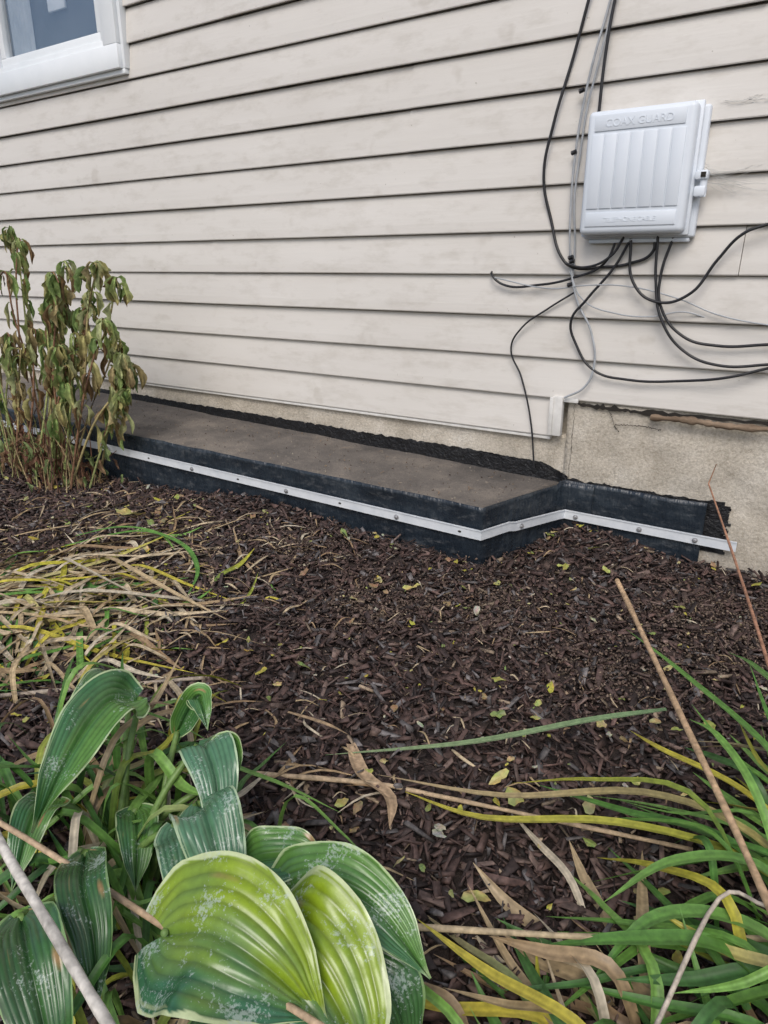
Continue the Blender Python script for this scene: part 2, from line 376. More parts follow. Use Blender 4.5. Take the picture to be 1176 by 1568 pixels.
def path(off,xend,xstart=-5.2):
    return [V((xstart,-.412-off,0)),V((-.818+off*.4,-.412-off,0)),V((-.715+off,-.034-off,0)),V((xend,-.034-off,0))]
def samp(P,step):
    out=[]
    for a,b_ in zip(P[:-1],P[1:]):
        k=max(2,int((b_-a).length/step)); d=(b_-a).normalized(); nrm=V((d.y,-d.x,0))
        for i in range(k+1): 
            if out and i==0: continue
            out.append((a.lerp(b_,i/k),nrm))
    return out
def strip(name,off,xend,zf,thick,mat,amp,step=.02,nz=10,parent=None,smooth=True,P=None):
    S=samp(P or path(off,xend),step); vs=[];fs=[]
    for p,nr in S:
        lo,hi=zf(p)
        for k in range(nz+1):
            z=lo+(hi-lo)*k/nz; d=amp*noise.fractal(V((p.x*4+p.y*3,z*9,p.y*2)),.9,2,3)+amp*.7*noise.noise(V((p.x*17,z*4,9+p.y*14)))
            edge=min(1,abs(p.x+.8)*15)
            q=p+nr*max(-.003,d*edge); vs.append((q.x,q.y,z))
    m=nz+1
    for i in range(len(S)-1):
        for k in range(nz): a=i*m+k; fs.append((a,a+m,a+m+1,a+1))
    mb=MB(); mb.add(vs,fs,(0,0,0)); ob=mb.obj(name,mat,parent,smooth)
    md=ob.modifiers.new('t','SOLIDIFY'); md.thickness=thick; md.offset=0
    return ob
mem=empty('waterproof_membrane')
def zmem(p):
    if p.y<-.3: return -.05, ztop(p.x,-.41)+.006+.003*noise.noise(V((p.x*6,0,0)))
    if p.x<-.72: return -.05, .198
    return -.05,.205+.003*noise.noise(V((p.x*12,0,0)))
strip('membrane_sheet',.004,-.285,zmem,.002,M_mem,.0070,.0125,18,mem)
# overlapping corner piece with its visible seam at the inner corner
def zlap(p):
    if p.x<-.72: return -.05,.192
    return -.05,.199+.004*noise.noise(V((p.x*20,3,0)))
strip('membrane_corner_lap',.0085,-.60,zlap,.0022,M_mem,.0035,.0125,14,mem,True,[V((-.735,-.115,0)),V((-.7075,-.0425,0)),V((-.615,-.0425,0))])
bar=empty('termination_bar')
def zb(p):
    if p.y<-.3:c_=.117+(-.82-p.x)*.012
    elif p.x<-.70: c_=.117-.022*(p.y+.41)/.38
    else: c_=.095-.003*(p.x+.7)
    return c_-.0135,c_+.0135
strip('bar',.0165,-.19,zb,.0035,M_alu,.0004,.03,1,bar,False)
def zb3(p):
    a,b_=zb(p); return b_+.0002,b_+.0042
strip('bar_lip',.0195,-.19,zb3,.003,M_alu,.0004,.03,1,bar,False)
mb=MB()
def screw(p,nr,r=.0080):
    d=nr; a=V((0,0,1)); b_=d.cross(a); vs=[];
    for rr,h in ((r,0),(r,.0018),(r*.62,.0024),(r*.62,.0060),(r*.4,.0066)):
        for s in range(10): an=s*math.pi/5; vs.append(p+(a*math.cos(an)+b_*math.sin(an))*rr+d*h)
    fs=[(k*10+s,k*10+(s+1)%10,k*10+10+(s+1)%10,k*10+10+s) for k in range(4) for s in range(10)]+[tuple(40+s for s in range(10))]
    mb.add(vs,fs,(0,0,0))
def onpath(x,y,nr): 
    lo,hi=zb(V((x,y,0))); screw(V((x,y,(lo+hi)/2-.001))+nr*.002,nr)
for x in (-1.10,-1.55,-2.02,-2.52,-3.1): onpath(x,-.4297,V((0,-1,0)))
sd=V((.378,-.103,0)).normalized()
for t in (.45,): p=V((-.8112,-.4295,0)).lerp(V((-.6995,-.0515,0)),t); onpath(p.x+.001,p.y,sd)
for x in (-.66,-.46,-.30): onpath(x,-.0517,V((0,-1,0)))
mb.obj('screws',M_screw,bar,False)
mb=MB()
for x in (-.88,-1.32,-1.78,-2.27):
    lo,hi=zb(V((x,-.42,0))); c_=(lo+hi)/2; vs=[V((x+.006*math.cos(a*math.pi/4),-.4310,c_+.0035*math.sin(a*math.pi/4))) for a in range(8)]
    mb.add(vs,[tuple(range(8))],(0,0,0))
mb.obj('slots',M_crack,bar,False)

# ---------------------------------------------------------------- window
win=empty('window')
x0,x1,z0,z1=WX0,WX1,WZ0,WZ1
def frame(name,xa,xb,za,zb_,t,y0,y1,mat,bev=.003):
    boxpart(name+'_bottom',xa,xb,y0,y1,za,za+t,mat,win,bev); boxpart(name+'_top',xa,xb,y0,y1,zb_-t,zb_,mat,win,bev)
    boxpart(name+'_left',xa,xa+t,y0,y1,za+t+.0005,zb_-t-.0005,mat,win,bev); boxpart(name+'_right',xb-t,xb,y0,y1,za+t+.0005,zb_-t-.0005,mat,win,bev)
frame('casing',x0,x1,z0,z1,.085,-.068,-.02,M_white)
boxpart('casing_lip',x0-.012,x1+.012,-.05,-.02,z0-.018,z0-.0005,M_white,win,.002)
boxpart('casing_side_lip',x1+.0005,x1+.018,-.05,-.02,z0,z1,M_white,win,.002)
frame('track',x0+.0855,x1-.0855,z0+.0855,z1-.0855,.025,-.055,-.01,M_white,.002)
frame('sash',x0+.111,x1-.111,z0+.111,z1-.111,.035,-.042,-.005,M_white,.003)
M_glass,nt,b=newmat('window_glass')
gl=N(nt,'ShaderNodeBsdfGlossy'); gl.inputs['Roughness'].default_value=.02; gl.inputs[0].default_value=(.8,.85,.9,1)
tr=N(nt,'ShaderNodeBsdfTransparent'); mx=N(nt,'ShaderNodeMixShader'); mx.inputs[0].default_value=.22
nt.links.new(tr.outputs[0],mx.inputs[1]); nt.links.new(gl.outputs[0],mx.inputs[2]); nt.links.new(mx.outputs[0],nt.nodes['Material Output'].inputs[0])
boxpart('glass',x0+.14,x1-.14,-.022,-.018,z0+.14,z1-.14,M_glass,win)
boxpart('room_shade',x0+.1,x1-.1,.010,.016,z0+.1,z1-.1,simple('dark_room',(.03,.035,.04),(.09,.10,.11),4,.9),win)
mb=MB(); vs=[];fs=[]
for i in range(41):
    x=-3.46+.17*i/40; y=-.003+.004*math.sin(i*1.1)
    vs+=[(x,y,z0+.12),(x,y,z1-.12)]
for i in range(40): fs.append((2*i,2*i+2,2*i+3,2*i+1))
mb.add(vs,fs,(0,0,0)); mb.obj('curtain',simple('curtain_cloth',(.30,.33,.35),(.45,.48,.5),8,.9),win)
boxpart('jar_on_sill',-3.16,-3.04,-.008,.004,1.88,2.1,M_white,win,.004)

# ---------------------------------------------------------------- utility box
ub=empty('utility_box')
boxpart('back_plate',-.715,-.418,-.055,-.030,.925,1.235,M_box,ub,.006,3)
boxpart('cover',-.712,-.438,-.108,-.0555,.935,1.238,M_box,ub,.014,4)
boxpart('cover_flange',-.716,-.430,-.072,-.060,.930,1.243,M_box,ub,.004,2)
boxpart('top_panel',-.690,-.462,-.1108,-.1075,1.188,1.226,M_box,ub,.0012,2)
boxpart('bottom_panel',-.695,-.458,-.1108,-.1075,.955,.990,M_box,ub,.0012,2)
for i in range(7):
    xa=-.694+i*.0342; boxpart('rib_%d'%(i+1),xa,xa+.0308,-.1112,-.1075,1.000,1.180,M_box,ub,.0012,2)
boxpart('hasp',-.4285,-.398,-.088,-.060,1.060,1.082,M_box,ub,.004,2)
boxpart('hasp_lower',-.4285,-.400,-.085,-.058,1.020,1.046,M_box,ub,.005,2)
mb=MB(); tube(mb,[(-.408,-.074,1.02),(-.408,-.074,1.075)],.009,.009,(0,0,0),4,12); mb.obj('lock_barrel',M_box,ub)
boxpart('lock_hole',-.414,-.402,-.090,-.0885,1.065,1.077,M_crack,ub)
boxpart('bottom_lip',-.70,-.43,-.050,-.033,.914,.9245,M_box,ub,.003,2)
for nm,zz,tx,sz in (('label_embossing',1.197,'COAX GUARD',.026),('label_embossing_small',.966,'TELEPHONE CABLE',.016)):
    cu=bpy.data.curves.new(nm,'FONT'); cu.body=tx; cu.size=sz; cu.extrude=.0008; cu.align_x='CENTER'; cu.materials.append(M_box)
    to=link(bpy.data.objects.new(nm,cu),ub); to.location=(-.576,-.1110,zz); to.rotation_euler=(math.pi/2,0,0)
mb=MB()
for i in range(26):
    a=V((-.412,random.uniform(-.08,-.05),random.uniform(1.05,1.10))); e=V((random.uniform(-.36,-.24),-.034,random.uniform(1.02,1.10)))
    tube(mb,[a,a.lerp(e,.5)+V((0,0,-random.uniform(.002,.012))),e],.0003,.0003,(0,0,0),5,3)
for i in range(10):
    x=random.uniform(-.41,-.25); tube(mb,[(x,-.035,random.uniform(1.225,1.245)),(x+.03,-.04,1.235),(x+.07,-.033,random.uniform(1.22,1.25))],.0004,.0004,(0,0,0),5,3)
mb.obj('cobweb',M_web,ub)

# ---------------------------------------------------------------- cables
cab=empty('wall_cables')
def cable(name,pts,r,mat,y=-.045):
    cu=bpy.data.curves.new(name,'CURVE'); cu.dimensions='3D'; cu.bevel_depth=r; cu.bevel_resolution=3; cu.resolution_u=10
    sp=cu.splines.new('BEZIER'); sp.bezier_points.add(len(pts)-1)
    for i,(q,bp_) in enumerate(zip(pts,sp.bezier_points)):
        yy=q[2] if len(q)>2 else y+.010*noise.noise(V((q[0]*7,q[1]*7,r*900)))
        bp_.co=(q[0],yy,q[1]); bp_.handle_left_type=bp_.handle_right_type='AUTO'
    cu.materials.append(mat); link(bpy.data.objects.new(name,cu),cab)
cable('black_coax_1',[(-.64,2.1),(-.70,1.75),(-.76,1.51),(-.79,1.39),(-.83,1.23),(-.85,1.10),(-.82,.98),(-.77,.87),(-.74,.85),(-.66,.85),(-.58,.86),(-.52,.89),(-.52,.93)],.0042,M_blk)
cable('grey_cable_1',[(-.60,2.1),(-.66,1.75),(-.70,1.51),(-.73,1.37),(-.75,1.26),(-.76,1.14),(-.76,1.04),(-.75,.88),(-.72,.76),(-.67,.67),(-.65,.57),(-.67,.51),(-.73,.47)],.0032,M_gry,-.048)
cable('grey_cable_2',[(-.59,2.1),(-.65,1.75),(-.690,1.51),(-.715,1.37),(-.738,1.26),(-.748,1.14),(-.751,1.04),(-.740,.90),(-.74,.80)],.0030,M_gry,-.044)
cable('black_coax_2',[(-.56,2.1),(-.63,1.75),(-.685,1.51),(-.70,1.37),(-.705,1.24,-.045)],.0042,M_blk,-.05)
cable('black_coax_3',[(-1.005,.84,-.025),(-1.00,.83),(-.96,.80),(-.84,.80),(-.74,.82),(-.65,.86),(-.62,.93)],.0036,M_blk)
cable('black_drop_wire',[(-.73,.78),(-.81,.73),(-.89,.67),(-.92,.61),(-.88,.52),(-.84,.39),(-.815,.23)],.0028,M_blk,-.045)
cable('black_coax_4',[(-.58,.93),(-.62,.85),(-.69,.76),(-.73,.70),(-.71,.63),(-.65,.56),(-.55,.54),(-.39,.55),(-.28,.57),(-.19,.60),(-.05,.64),(.3,.68)],.0038,M_blk,-.05)
cable('black_coax_5',[(-.51,.93),(-.50,.81),(-.47,.71),(-.40,.63),(-.31,.60),(-.19,.61),(-.0,.64),(.3,.66)],.0038,M_blk,-.055)
cable('black_coax_6',[(-.58,.92),(-.56,.81),(-.49,.76),(-.41,.78),(-.35,.87),(-.30,.93),(-.25,.95),(-.1,.98),(.3,1.0)],.0040,M_blk,-.06)
cable('black_coax_7',[(-.47,.93),(-.49,.83),(-.48,.75),(-.41,.67),(-.32,.65),(-.20,.66),(0,.68),(.3,.7)],.0040,M_blk,-.05)
cable('black_coax_8',[(-.60,.93),(-.63,.88),(-.70,.85),(-.76,.86)],.0036,M_blk,-.055)
cable('grey_thin_wire',[(-.99,.82),(-.80,.79),(-.70,.80),(-.58,.80),(-.44,.77),(-.33,.73),(-.21,.71),(.2,.68)],.0020,M_gry,-.05)
cable('grey_thin_wire_2',[(-.75,.84),(-.70,.76),(-.60,.725),(-.50,.72),(-.42,.735),(-.36,.72,-.03)],.0020,M_gry,-.05)
for i,(a,b_) in enumerate(((-.749,.875),(-.745,.80),(-.745,.865),(-.765,1.15),(-.757,1.30))):
    mb=MB(); tube(mb,[(a-.005,-.052,b_),(a+.009,-.052,b_+.004)],.0060,.0060,(0,0,0),3,8); mb.obj('cable_clip_%d'%(i+1),M_blk,cab)

# ---------------------------------------------------------------- wilted plant
wp=empty('wilted_plant')
stm=MB(); lf=MB()
greens=[(.27,.38,.12),(.36,.45,.16),(.17,.26,.08),(.46,.50,.24),(.48,.45,.18),(.24,.15,.07),(.44,.36,.18)]
def small_leaf(mb,p,az,ln,w,col,droop=1.0,curl=.3,tipcol=None):
    d=V((math.cos(az),math.sin(az),0)); s=V((-d.y,d.x,0)); nu=9; vs=[];fs=[];cl=[]
    pos=V(p); tw=random.uniform(-2.0,2.0); ph=random.uniform(0,6.28); end=-random.uniform(1.35,1.7)*droop; kink=random.uniform(.1,.5)
    for i in range(nu+1):
        u=i/nu; ww=w*.5*max(.04,math.sin(math.pi*min(1,u**1.15*.94+.03))**.9)*(1+.18*math.sin(u*13+ph))
        an=.25+(end-.25)*min(1,u*3.5)**.6+kink*math.sin(u*7+ph)*u; t=d*math.cos(an)+V((0,0,1))*math.sin(an)
        nn=s.cross(t); a2=tw*u+.5*math.sin(u*5+ph); ss=s*math.cos(a2)+nn*math.sin(a2); n2=ss.cross(t)
        c2=col if not tipcol else tuple(col[k]*(1-u**2)+tipcol[k]*u**2 for k in range(3))
        wv=.4*math.sin(u*10+ph); wv2=.4*math.cos(u*12+ph*2)
        vs+=[pos-ss*ww*.85-n2*ww*(curl*2.0+wv),pos-ss*ww*.5-n2*ww*(curl*.9-wv2*.3),pos,pos+ss*ww*.5-n2*ww*(curl*.9+wv*.3),pos+ss*ww*.85-n2*ww*(curl*2.2-wv2)]; j=random.uniform(.85,1.15)
        a_=tuple(x*j for x in c2); b_=tuple(x*j*.75 for x in c2); cl+=[a_,b_,tuple(x*1.35 for x in a_),b_,a_]
        pos=pos+t*ln/nu
    for i in range(nu):
        for k in range(4): fs.append((i*5+k,i*5+k+1,i*5+6+k,i*5+5+k))
    mb.add(vs,fs,cl)
tops=[(-2.96,-.45,.99),(-2.94,-.47,.82),(-3.04,-.5,.78),(-2.76,-.45,.70),(-2.66,-.42,.86),(-2.60,-.45,.82),(-2.68,-.45,.78),(-2.52,-.45,.75),(-2.45,-.43,.70),(-2.33,-.46,.85),(-2.29,-.47,.80),(-2.38,-.5,.66),(-2.84,-.5,.60),(-2.27,-.5,.50),(-3.12,-.5,.9),(-3.2,-.5,.75),(-2.5,-.55,.56)]
for i,t in enumerate(tops+tops[::2]+tops[1::3]):
    t=V(t)+V((random.uniform(-.03,.03),random.uniform(-.08,.04),random.uniform(-.30,-.04)*(i>=len(tops))))
    b_=V((-2.78+(t.x+2.7)*.45+random.uniform(-.10,.10),-.55+random.uniform(-.08,.06),0)); b_.z=Hs(b_.x,b_.y)-.01
    mid=b_.lerp(t,.5)+V((random.uniform(-.05,.05),random.uniform(-.02,.02),.03)); m3=b_.lerp(t,.8)+V((random.uniform(-.025,.025),0,.01))
    hk=random.choice([-1,1])*random.uniform(.01,.035)
    pts=[b_,mid,m3,t,t+V((hk,-.008,.002)),t+V((hk*1.7,-.012,-random.uniform(.02,.05)))]
    col=random.choice([(.40,.44,.17),(.42,.35,.16),(.34,.40,.14),(.26,.14,.08)])
    tube(stm,pts,.0050,.0024,col,20,6)
    cs=cat(pts,60)
    for k in range(random.randint(17,23)):
        u=1-.80*random.random()**.9; p=cs[int(u*60)]
        col=random.choices(greens,[5,5,4,4,3,1.6,1.6])[0]
        if u<.5 and random.random()<.5: col=random.choice(greens[3:])
        small_leaf(lf,p,random.uniform(0,6.28),random.uniform(.06,.13)*(1 if u<.9 else .7),random.uniform(.016,.036),col,random.uniform(.95,1.08),random.uniform(.2,.8),random.choice([None,None,(.38,.30,.13),(.18,.11,.05)]))
for i in range(90):
    x=random.uniform(-3.15,-2.48); y=random.uniform(-.68,-.44); h=random.uniform(.08,.38)
    tube(stm,[(x,y,Hs(x,y)-.01),(x+random.uniform(-.04,.04),y+random.uniform(-.03,.03),h*.6),(x+random.uniform(-.08,.12),y+random.uniform(-.06,.05),h)],.0030,.0012,random.choice([(.24,.12,.07),(.44,.34,.18),(.38,.38,.16),(.16,.09,.06)]),6,5)
for i in range(190):
    x=random.gauss(-2.8,.19); y=random.gauss(-.57,.07)
    small_leaf(lf,(x,y,Hs(x,y)+random.uniform(.04,.2)),random.uniform(0,6.28),random.uniform(.03,.08),random.uniform(.01,.028),random.choice([(.22,.11,.07),(.34,.22,.12),(.18,.10,.06),(.24,.31,.12)]),.8,.6)
stm.obj('stems',M_dry,wp); lf.obj('leaves',M_wilt,wp)

# ---------------------------------------------------------------- hostas
def hosta_leaf(mb,P,W,hint,kind=0,lobe=.35,cup=.22,ribs=11,wave=.03,nu=36,nv=88,twist=0):
    cs=cat(P,nu); vs=[];fs=[];cl=[]; sd_=random.uniform(0,50); hint=V(hint).normalized()
    pals=[((.25,.36,.02),(.045,.155,.07),(.55,.63,.34)),
          ((.11,.25,.05),(.055,.165,.06),(.48,.60,.32)),
          ((.09,.21,.11),(.10,.23,.13),(.42,.55,.34)),
          ((.05,.14,.04),(.04,.105,.035),(.20,.32,.12))]
    A,B,E=pals[kind]
    for i,c in enumerate(cs):
        u=i/nu; t=(cs[min(i+1,nu)]-cs[max(i-1,0)]).normalized(); s=t.cross(hint).normalized(); nn=s.cross(t)
        an=twist*u; s,nn=s*math.cos(an)+nn*math.sin(an),nn*math.cos(an)-s*math.sin(an)
        w=W*.5*(min(1,math.sin(math.pi*(.16+.84*u)**.78)**.75*1.02) if u<.985 else .06)
        if u<.1: w*= (.35+.65*(u/.1)**.6)
        if u>.8: w*=1-.55*((u-.8)/.2)**1.2
        for k in range(nv+1):
            v=-1+2*k/nv; av=abs(v)
            p=c+s*(v*w)
            p=p-t*(lobe*W*.5*av**1.6*(1-u)**4)
            p=p+nn*(cup*w*av**1.5 - cup*.25*w)
            edge=wave*W*noise.noise(V((u*4+sd_,v*1.2,1)))*av*2.6+ .024*W*math.sin(u*14+sd_+v*2)*av**3
            sn=abs(math.sin(v*math.pi*ribs*.5))
            rib=.0018*sn*(1-av**4)*min(1,u*6)*min(1,(1-u)*6)*(W/.16)
            vs.append(p+nn*(edge+rib-.005*math.exp(-(v*9)**2)))
            nz=noise.noise(V((v*3+sd_,u*3,0))); m=min(1,max(0,(.46+ (v*.8) +nz*.7))); 
            groove=.70+.38*sn**.7
            col=[A[q]*(1-m)+B[q]*m for q in range(3)]
            st=noise.noise(V((v*20+sd_,u*1.2,3)))
            lim=.94+.07*noise.noise(V((u*9,v,sd_)))
            eg=1 if av>lim else (max(0,min(1,(av-.78)/.14))*.55 if st>.18 else 0)
            if u>.965: eg=max(eg,.6)
            br=noise.noise(V((v*2.5+sd_*2,u*3.5,8)))
            col=[(col[q]*groove*(1-eg)+E[q]*eg) for q in range(3)]
            if br>.50 and av>.45: k2=min(1,(br-.50)*9); col=[col[q]*(1-k2)+(.34,.22,.09)[q]*k2 for q in range(3)]
            cl.append(tuple(col))
    m=nv+1
    for i in range(nu):
        for k in range(nv): a=i*m+k; fs.append((a,a+1,a+m+1,a+m))
    mb.add(vs,fs,cl)
def petiole(mb,p0,p1,r=.0045,col=(.20,.33,.09)):
    p0=V(p0);p1=V(p1); mid=p0.lerp(p1,.55)+V((0,0,.03)); tube(mb,[p0,mid,p1],r*1.3,r,col,12,8)
up=(.25,-.25,1)
ho=empty('hosta_plant'); hb=MB(); pt=MB()
def HL(P,W,hint=up,kind=0,**k): hosta_leaf(hb,P,W,hint,kind,**k)
HL([(-.488,-1.828,.200),(-.427,-1.818,.232),(-.365,-1.806,.218),(-.312,-1.788,.165)],.150,(.25,-.35,1),0,lobe=.5,cup=.12,wave=.05)
HL([(-.415,-1.755,.185),(-.355,-1.765,.198),(-.30,-1.775,.170),(-.262,-1.785,.115)],.145,(.4,-.35,1),0,lobe=.3,cup=.16,wave=.05)
HL([(-.445,-1.71,.175),(-.385,-1.69,.205),(-.32,-1.68,.195),(-.252,-1.685,.15)],.088,(.2,-.35,1),1,lobe=.3,cup=.2,wave=.05)
HL([(-.50,-1.70,.18),(-.45,-1.675,.195),(-.41,-1.655,.185)],.070,(.2,-.3,1),1)
HL([(-.32,-1.72,.15),(-.275,-1.71,.13),(-.248,-1.725,.05)],.07,(.7,-.1,.6),3)
HL([(-.42,-1.82,.13),(-.36,-1.84,.14),(-.32,-1.86,.08)],.12,(.3,-.3,1),3)
for p in ((-.488,-1.828,.200),(-.415,-1.755,.185),(-.445,-1.71,.175),(-.50,-1.70,.18),(-.32,-1.72,.15)): petiole(pt,(-.52+random.uniform(-.02,.02),-1.73+random.uniform(-.02,.02),0),p)
hb.obj('leaves',M_hosta,ho); pt.obj('petioles',M_leaf,ho)
ho2=empty('hosta_plant.001'); hb=MB(); pt=MB()
HL([(-.81,-1.60,.235),(-.80,-1.66,.268),(-.765,-1.74,.255),(-.725,-1.83,.205)],.085,(.5,-.25,.9),1,lobe=.2,cup=.35,wave=.09)
HL([(-.69,-1.60,.20),(-.64,-1.625,.235),(-.59,-1.655,.21),(-.565,-1.69,.15)],.070,(.5,-.3,.8),2,cup=.2,wave=.07)
HL([(-.60,-1.68,.20),(-.555,-1.705,.225),(-.51,-1.73,.19),(-.49,-1.75,.13)],.080,(.6,-.4,.7),2,lobe=.4,cup=.2,wave=.08)
HL([(-.62,-1.70,.17),(-.57,-1.725,.19),(-.53,-1.755,.15),(-.52,-1.775,.10)],.075,(.6,-.4,.7),2,lobe=.4,cup=.2)
HL([(-.76,-1.58,.18),(-.72,-1.57,.25),(-.69,-1.585,.26),(-.665,-1.60,.235)],.04,(.5,-.4,.5),1,cup=.4)
HL([(-.66,-1.60,.15),(-.635,-1.60,.215),(-.61,-1.61,.225),(-.59,-1.62,.20)],.045,(.5,-.4,.5),1,cup=.35)
HL([(-.90,-1.56,.18),(-.88,-1.60,.25),(-.85,-1.66,.26),(-.83,-1.74,.22)],.05,(.2,-.3,1),1,cup=.4)
HL([(-.67,-1.80,.18),(-.61,-1.84,.205),(-.56,-1.865,.18),(-.53,-1.89,.12)],.055,(.4,-.3,1),3,cup=.25,wave=.06)
HL([(-.63,-1.90,.20),(-.57,-1.925,.215),(-.52,-1.945,.18),(-.49,-1.955,.12)],.070,(.4,-.2,1),3,wave=.06)
HL([(-.82,-1.75,.15),(-.78,-1.80,.18),(-.74,-1.86,.13)],.055,(.4,-.2,1),1)
HL([(-.74,-1.68,.12),(-.68,-1.72,.14),(-.64,-1.76,.10)],.055,(.4,-.2,1),1)
for p in ((-.81,-1.60,.235),(-.69,-1.60,.20),(-.60,-1.68,.20),(-.62,-1.70,.17),(-.76,-1.58,.18),(-.66,-1.60,.15),(-.90,-1.56,.18),(-.67,-1.80,.18),(-.63,-1.90,.20),(-.82,-1.75,.15),(-.74,-1.68,.12)):
    petiole(pt,(-.74+random.uniform(-.06,.06),-1.74+random.uniform(-.05,.05),0),p,.0045)
hb.obj('leaves',M_hosta,ho2); pt.obj('petioles',M_leaf,ho2)

# ---------------------------------------------------------------- daylilies / straps
G=[(.15,.33,.06),(.10,.25,.05),(.22,.42,.09),(.07,.18,.045)]
Yc=[(.50,.46,.05),(.58,.50,.07),(.36,.42,.07)]
T=[(.50,.38,.22),(.42,.30,.17),(.58,.47,.31),(.34,.23,.13),(.62,.54,.40)]
def fan(mb,cx,cy,n,az0,az1,l0,l1,hmax,wr,pal,wts,spread=.05,droop=1.0,end=.01,sy=None,ymix=1):
    for i in range(n):
        az=random.uniform(az0,az1); ln=random.uniform(l0,l1); hh=random.uniform(.25,1)*hmax
        bx=cx+random.gauss(0,spread); by=cy+random.gauss(0,sy or spread); d=V((math.cos(az),math.sin(az),0)); s=V((-d.y,d.x,0))*random.uniform(-.18,.18)*ln
        b_=V((bx,by,Hs(bx,by)-.005)); e=b_+d*ln+s*2
        ez=Hs(e.x,e.y)+random.uniform(end,end+.04) if random.random()<droop else hh*random.uniform(.7,1.3)
        e.z=ez; m1=b_+d*ln*.28+V((0,0,hh)); m2_=b_+d*ln*.65+s+V((0,0,hh*.85*.8+ez*.2))
        c1=random.choices(pal,wts)[0]; c2=random.choices([c1,Yc[0],T[0],c1],[5,ymix,1,3])[0]
        ribbon(mb,[b_,m1,m2_,e],random.uniform(*wr),c1,c2,14,random.uniform(.1,.5),random.uniform(-1,1))
GG=G+Yc+T
dl=empty('daylily_plant'); mb=MB()
def R(pts,w,c,c2=None,**k): ribbon(mb,pts,w,c,c2,20,**k)
R([(.16,-1.22,.02),(.02,-1.08,.13),(-.16,-.88,.12),(-.32,-.70,.09)],.014,G[1],G[0])
R([(.12,-1.1,.02),(.03,-.98,.16),(-.05,-.85,.16),(-.11,-.74,.12)],.016,G[0],G[1])
R([(.14,-1.25,.02),(.0,-1.22,.10),(-.15,-1.22,.10),(-.34,-1.30,.06),(-.54,-1.36,.05)],.016,(.40,.36,.10),T[0])
R([(.14,-1.27,.02),(.0,-1.25,.08),(-.17,-1.28,.08),(-.35,-1.35,.05),(-.50,-1.35,.03)],.016,Yc[2],Yc[1])
R([(-.17,-.98,.10),(-.29,-1.05,.07),(-.45,-1.20,.05),(-.66,-1.35,.03)],.015,(.20,.32,.15),(.30,.40,.20))
R([(.12,-1.15,.02),(-.02,-1.12,.09),(-.15,-1.10,.10),(-.22,-1.02,.06)],.014,Yc[0],Yc[1])
R([(.13,-1.3,.02),(.02,-1.3,.12),(-.08,-1.34,.11),(-.15,-1.40,.05)],.018,G[1],G[2])
R([(.10,-1.42,.02),(.0,-1.42,.09),(-.10,-1.46,.08),(-.20,-1.51,.05)],.022,G[0],G[1])
R([(.14,-1.36,.02),(.02,-1.38,.10),(-.08,-1.42,.09),(-.13,-1.52,.05)],.02,G[2],G[1])
R([(.10,-1.18,.02),(.05,-1.05,.16),(.0,-.95,.22),(-.03,-.90,.23)],.015,G[0],G[2])
R([(.08,-1.30,.02),(.0,-1.20,.14),(-.07,-1.12,.17),(-.12,-1.08,.16)],.014,G[2],G[0])
fan(mb,.13,-1.20,30,1.7,4.0,.18,.40,.16,(.009,.018),GG,[5,5,5,3,1,1,1.5,1,1,1,1,1],.05,.6)
fan(mb,.10,-1.42,28,2.2,4.2,.15,.33,.13,(.010,.02),GG,[5,5,5,3,.6,.6,1,1,1,1,1,1],.05,.75)
mb.obj('blades',M_leaf,dl)
dl2=empty('daylily_plant.001'); mb=MB()
fan(mb,.0,-1.60,44,1.9,4.6,.14,.30,.10,(.008,.018),GG,[5,5,5,3,.6,.6,1,2,2,2,1,2],.08,.85)
fan(mb,-.12,-1.68,24,1.9,4.2,.12,.24,.08,(.008,.016),GG,[5,5,5,3,.6,.6,1,2,2,2,1,2],.05,.9)
fan(mb,-.10,-1.58,18,2.4,4.2,.08,.2,.05,(.012,.026),T,[2,3,1,3,1],.08,1)
mb.obj('blades',M_leaf,dl2)
dl3=empty('daylily_plant.002'); mb=MB()
fan(mb,-.85,-1.72,80,0,6.28,.14,.32,.17,(.008,.016),GG,[4,4,5,3,.6,.5,.6,1,1,1,.5,1],.10,.75)
fan(mb,-.66,-1.76,50,0,6.28,.12,.22,.16,(.008,.015),GG,[4,4,5,3,.5,.3,.6,1,1,1,.5,1],.07,.7)
fan(mb,-.44,-1.78,30,0,6.28,.08,.18,.10,(.008,.016),GG,[3,4,3,4,.4,.3,.5,1,1,1,.5,.5],.06,.9)
mb.obj('blades',M_leaf,dl3)
dg=empty('dry_grass_clump'); mb=MB()
fan(mb,-1.95,-1.36,160,-.7,1.5,.2,.75,.07,(.007,.018),GG,[1,1.5,1,1,1,1,1,5,4,6,2,4],.14,1,.008,None,.5)
fan(mb,-1.60,-1.36,160,-.9,2.6,.12,.42,.06,(.006,.018),GG,[1.5,1.5,1.5,1,1,1,1,5,4,6,2,5],.14,1,.006,None,.5)
fan(mb,-1.45,-1.55,60,-.3,2.8,.12,.36,.07,(.006,.014),GG,[2,2,1,2,1,1,1,3,3,3,2,3],.12,1,.008)
fan(mb,-1.75,-1.10,90,-1.5,4.0,.08,.3,.04,(.006,.016),GG,[1,1.5,1,1,.7,.7,1,3,3,4,2,3],.18,1,.008,None,.5)
fan(mb,-1.35,-1.15,45,-1.5,4.0,.06,.2,.03,(.004,.010),GG,[1,1.5,1,1,.7,.7,1,3,3,4,2,3],.15,1,.008,None,.5)
R([(-1.95,-1.02,.03),(-1.80,-.86,.06),(-1.62,-.84,.05),(-1.45,-.93,.04),(-1.35,-1.06,.03)],.016,G[0],G[1])
R([(-2.0,-.95,.03),(-1.9,-.85,.05),(-1.75,-.82,.05),(-1.62,-.86,.03)],.014,G[1],G[2])
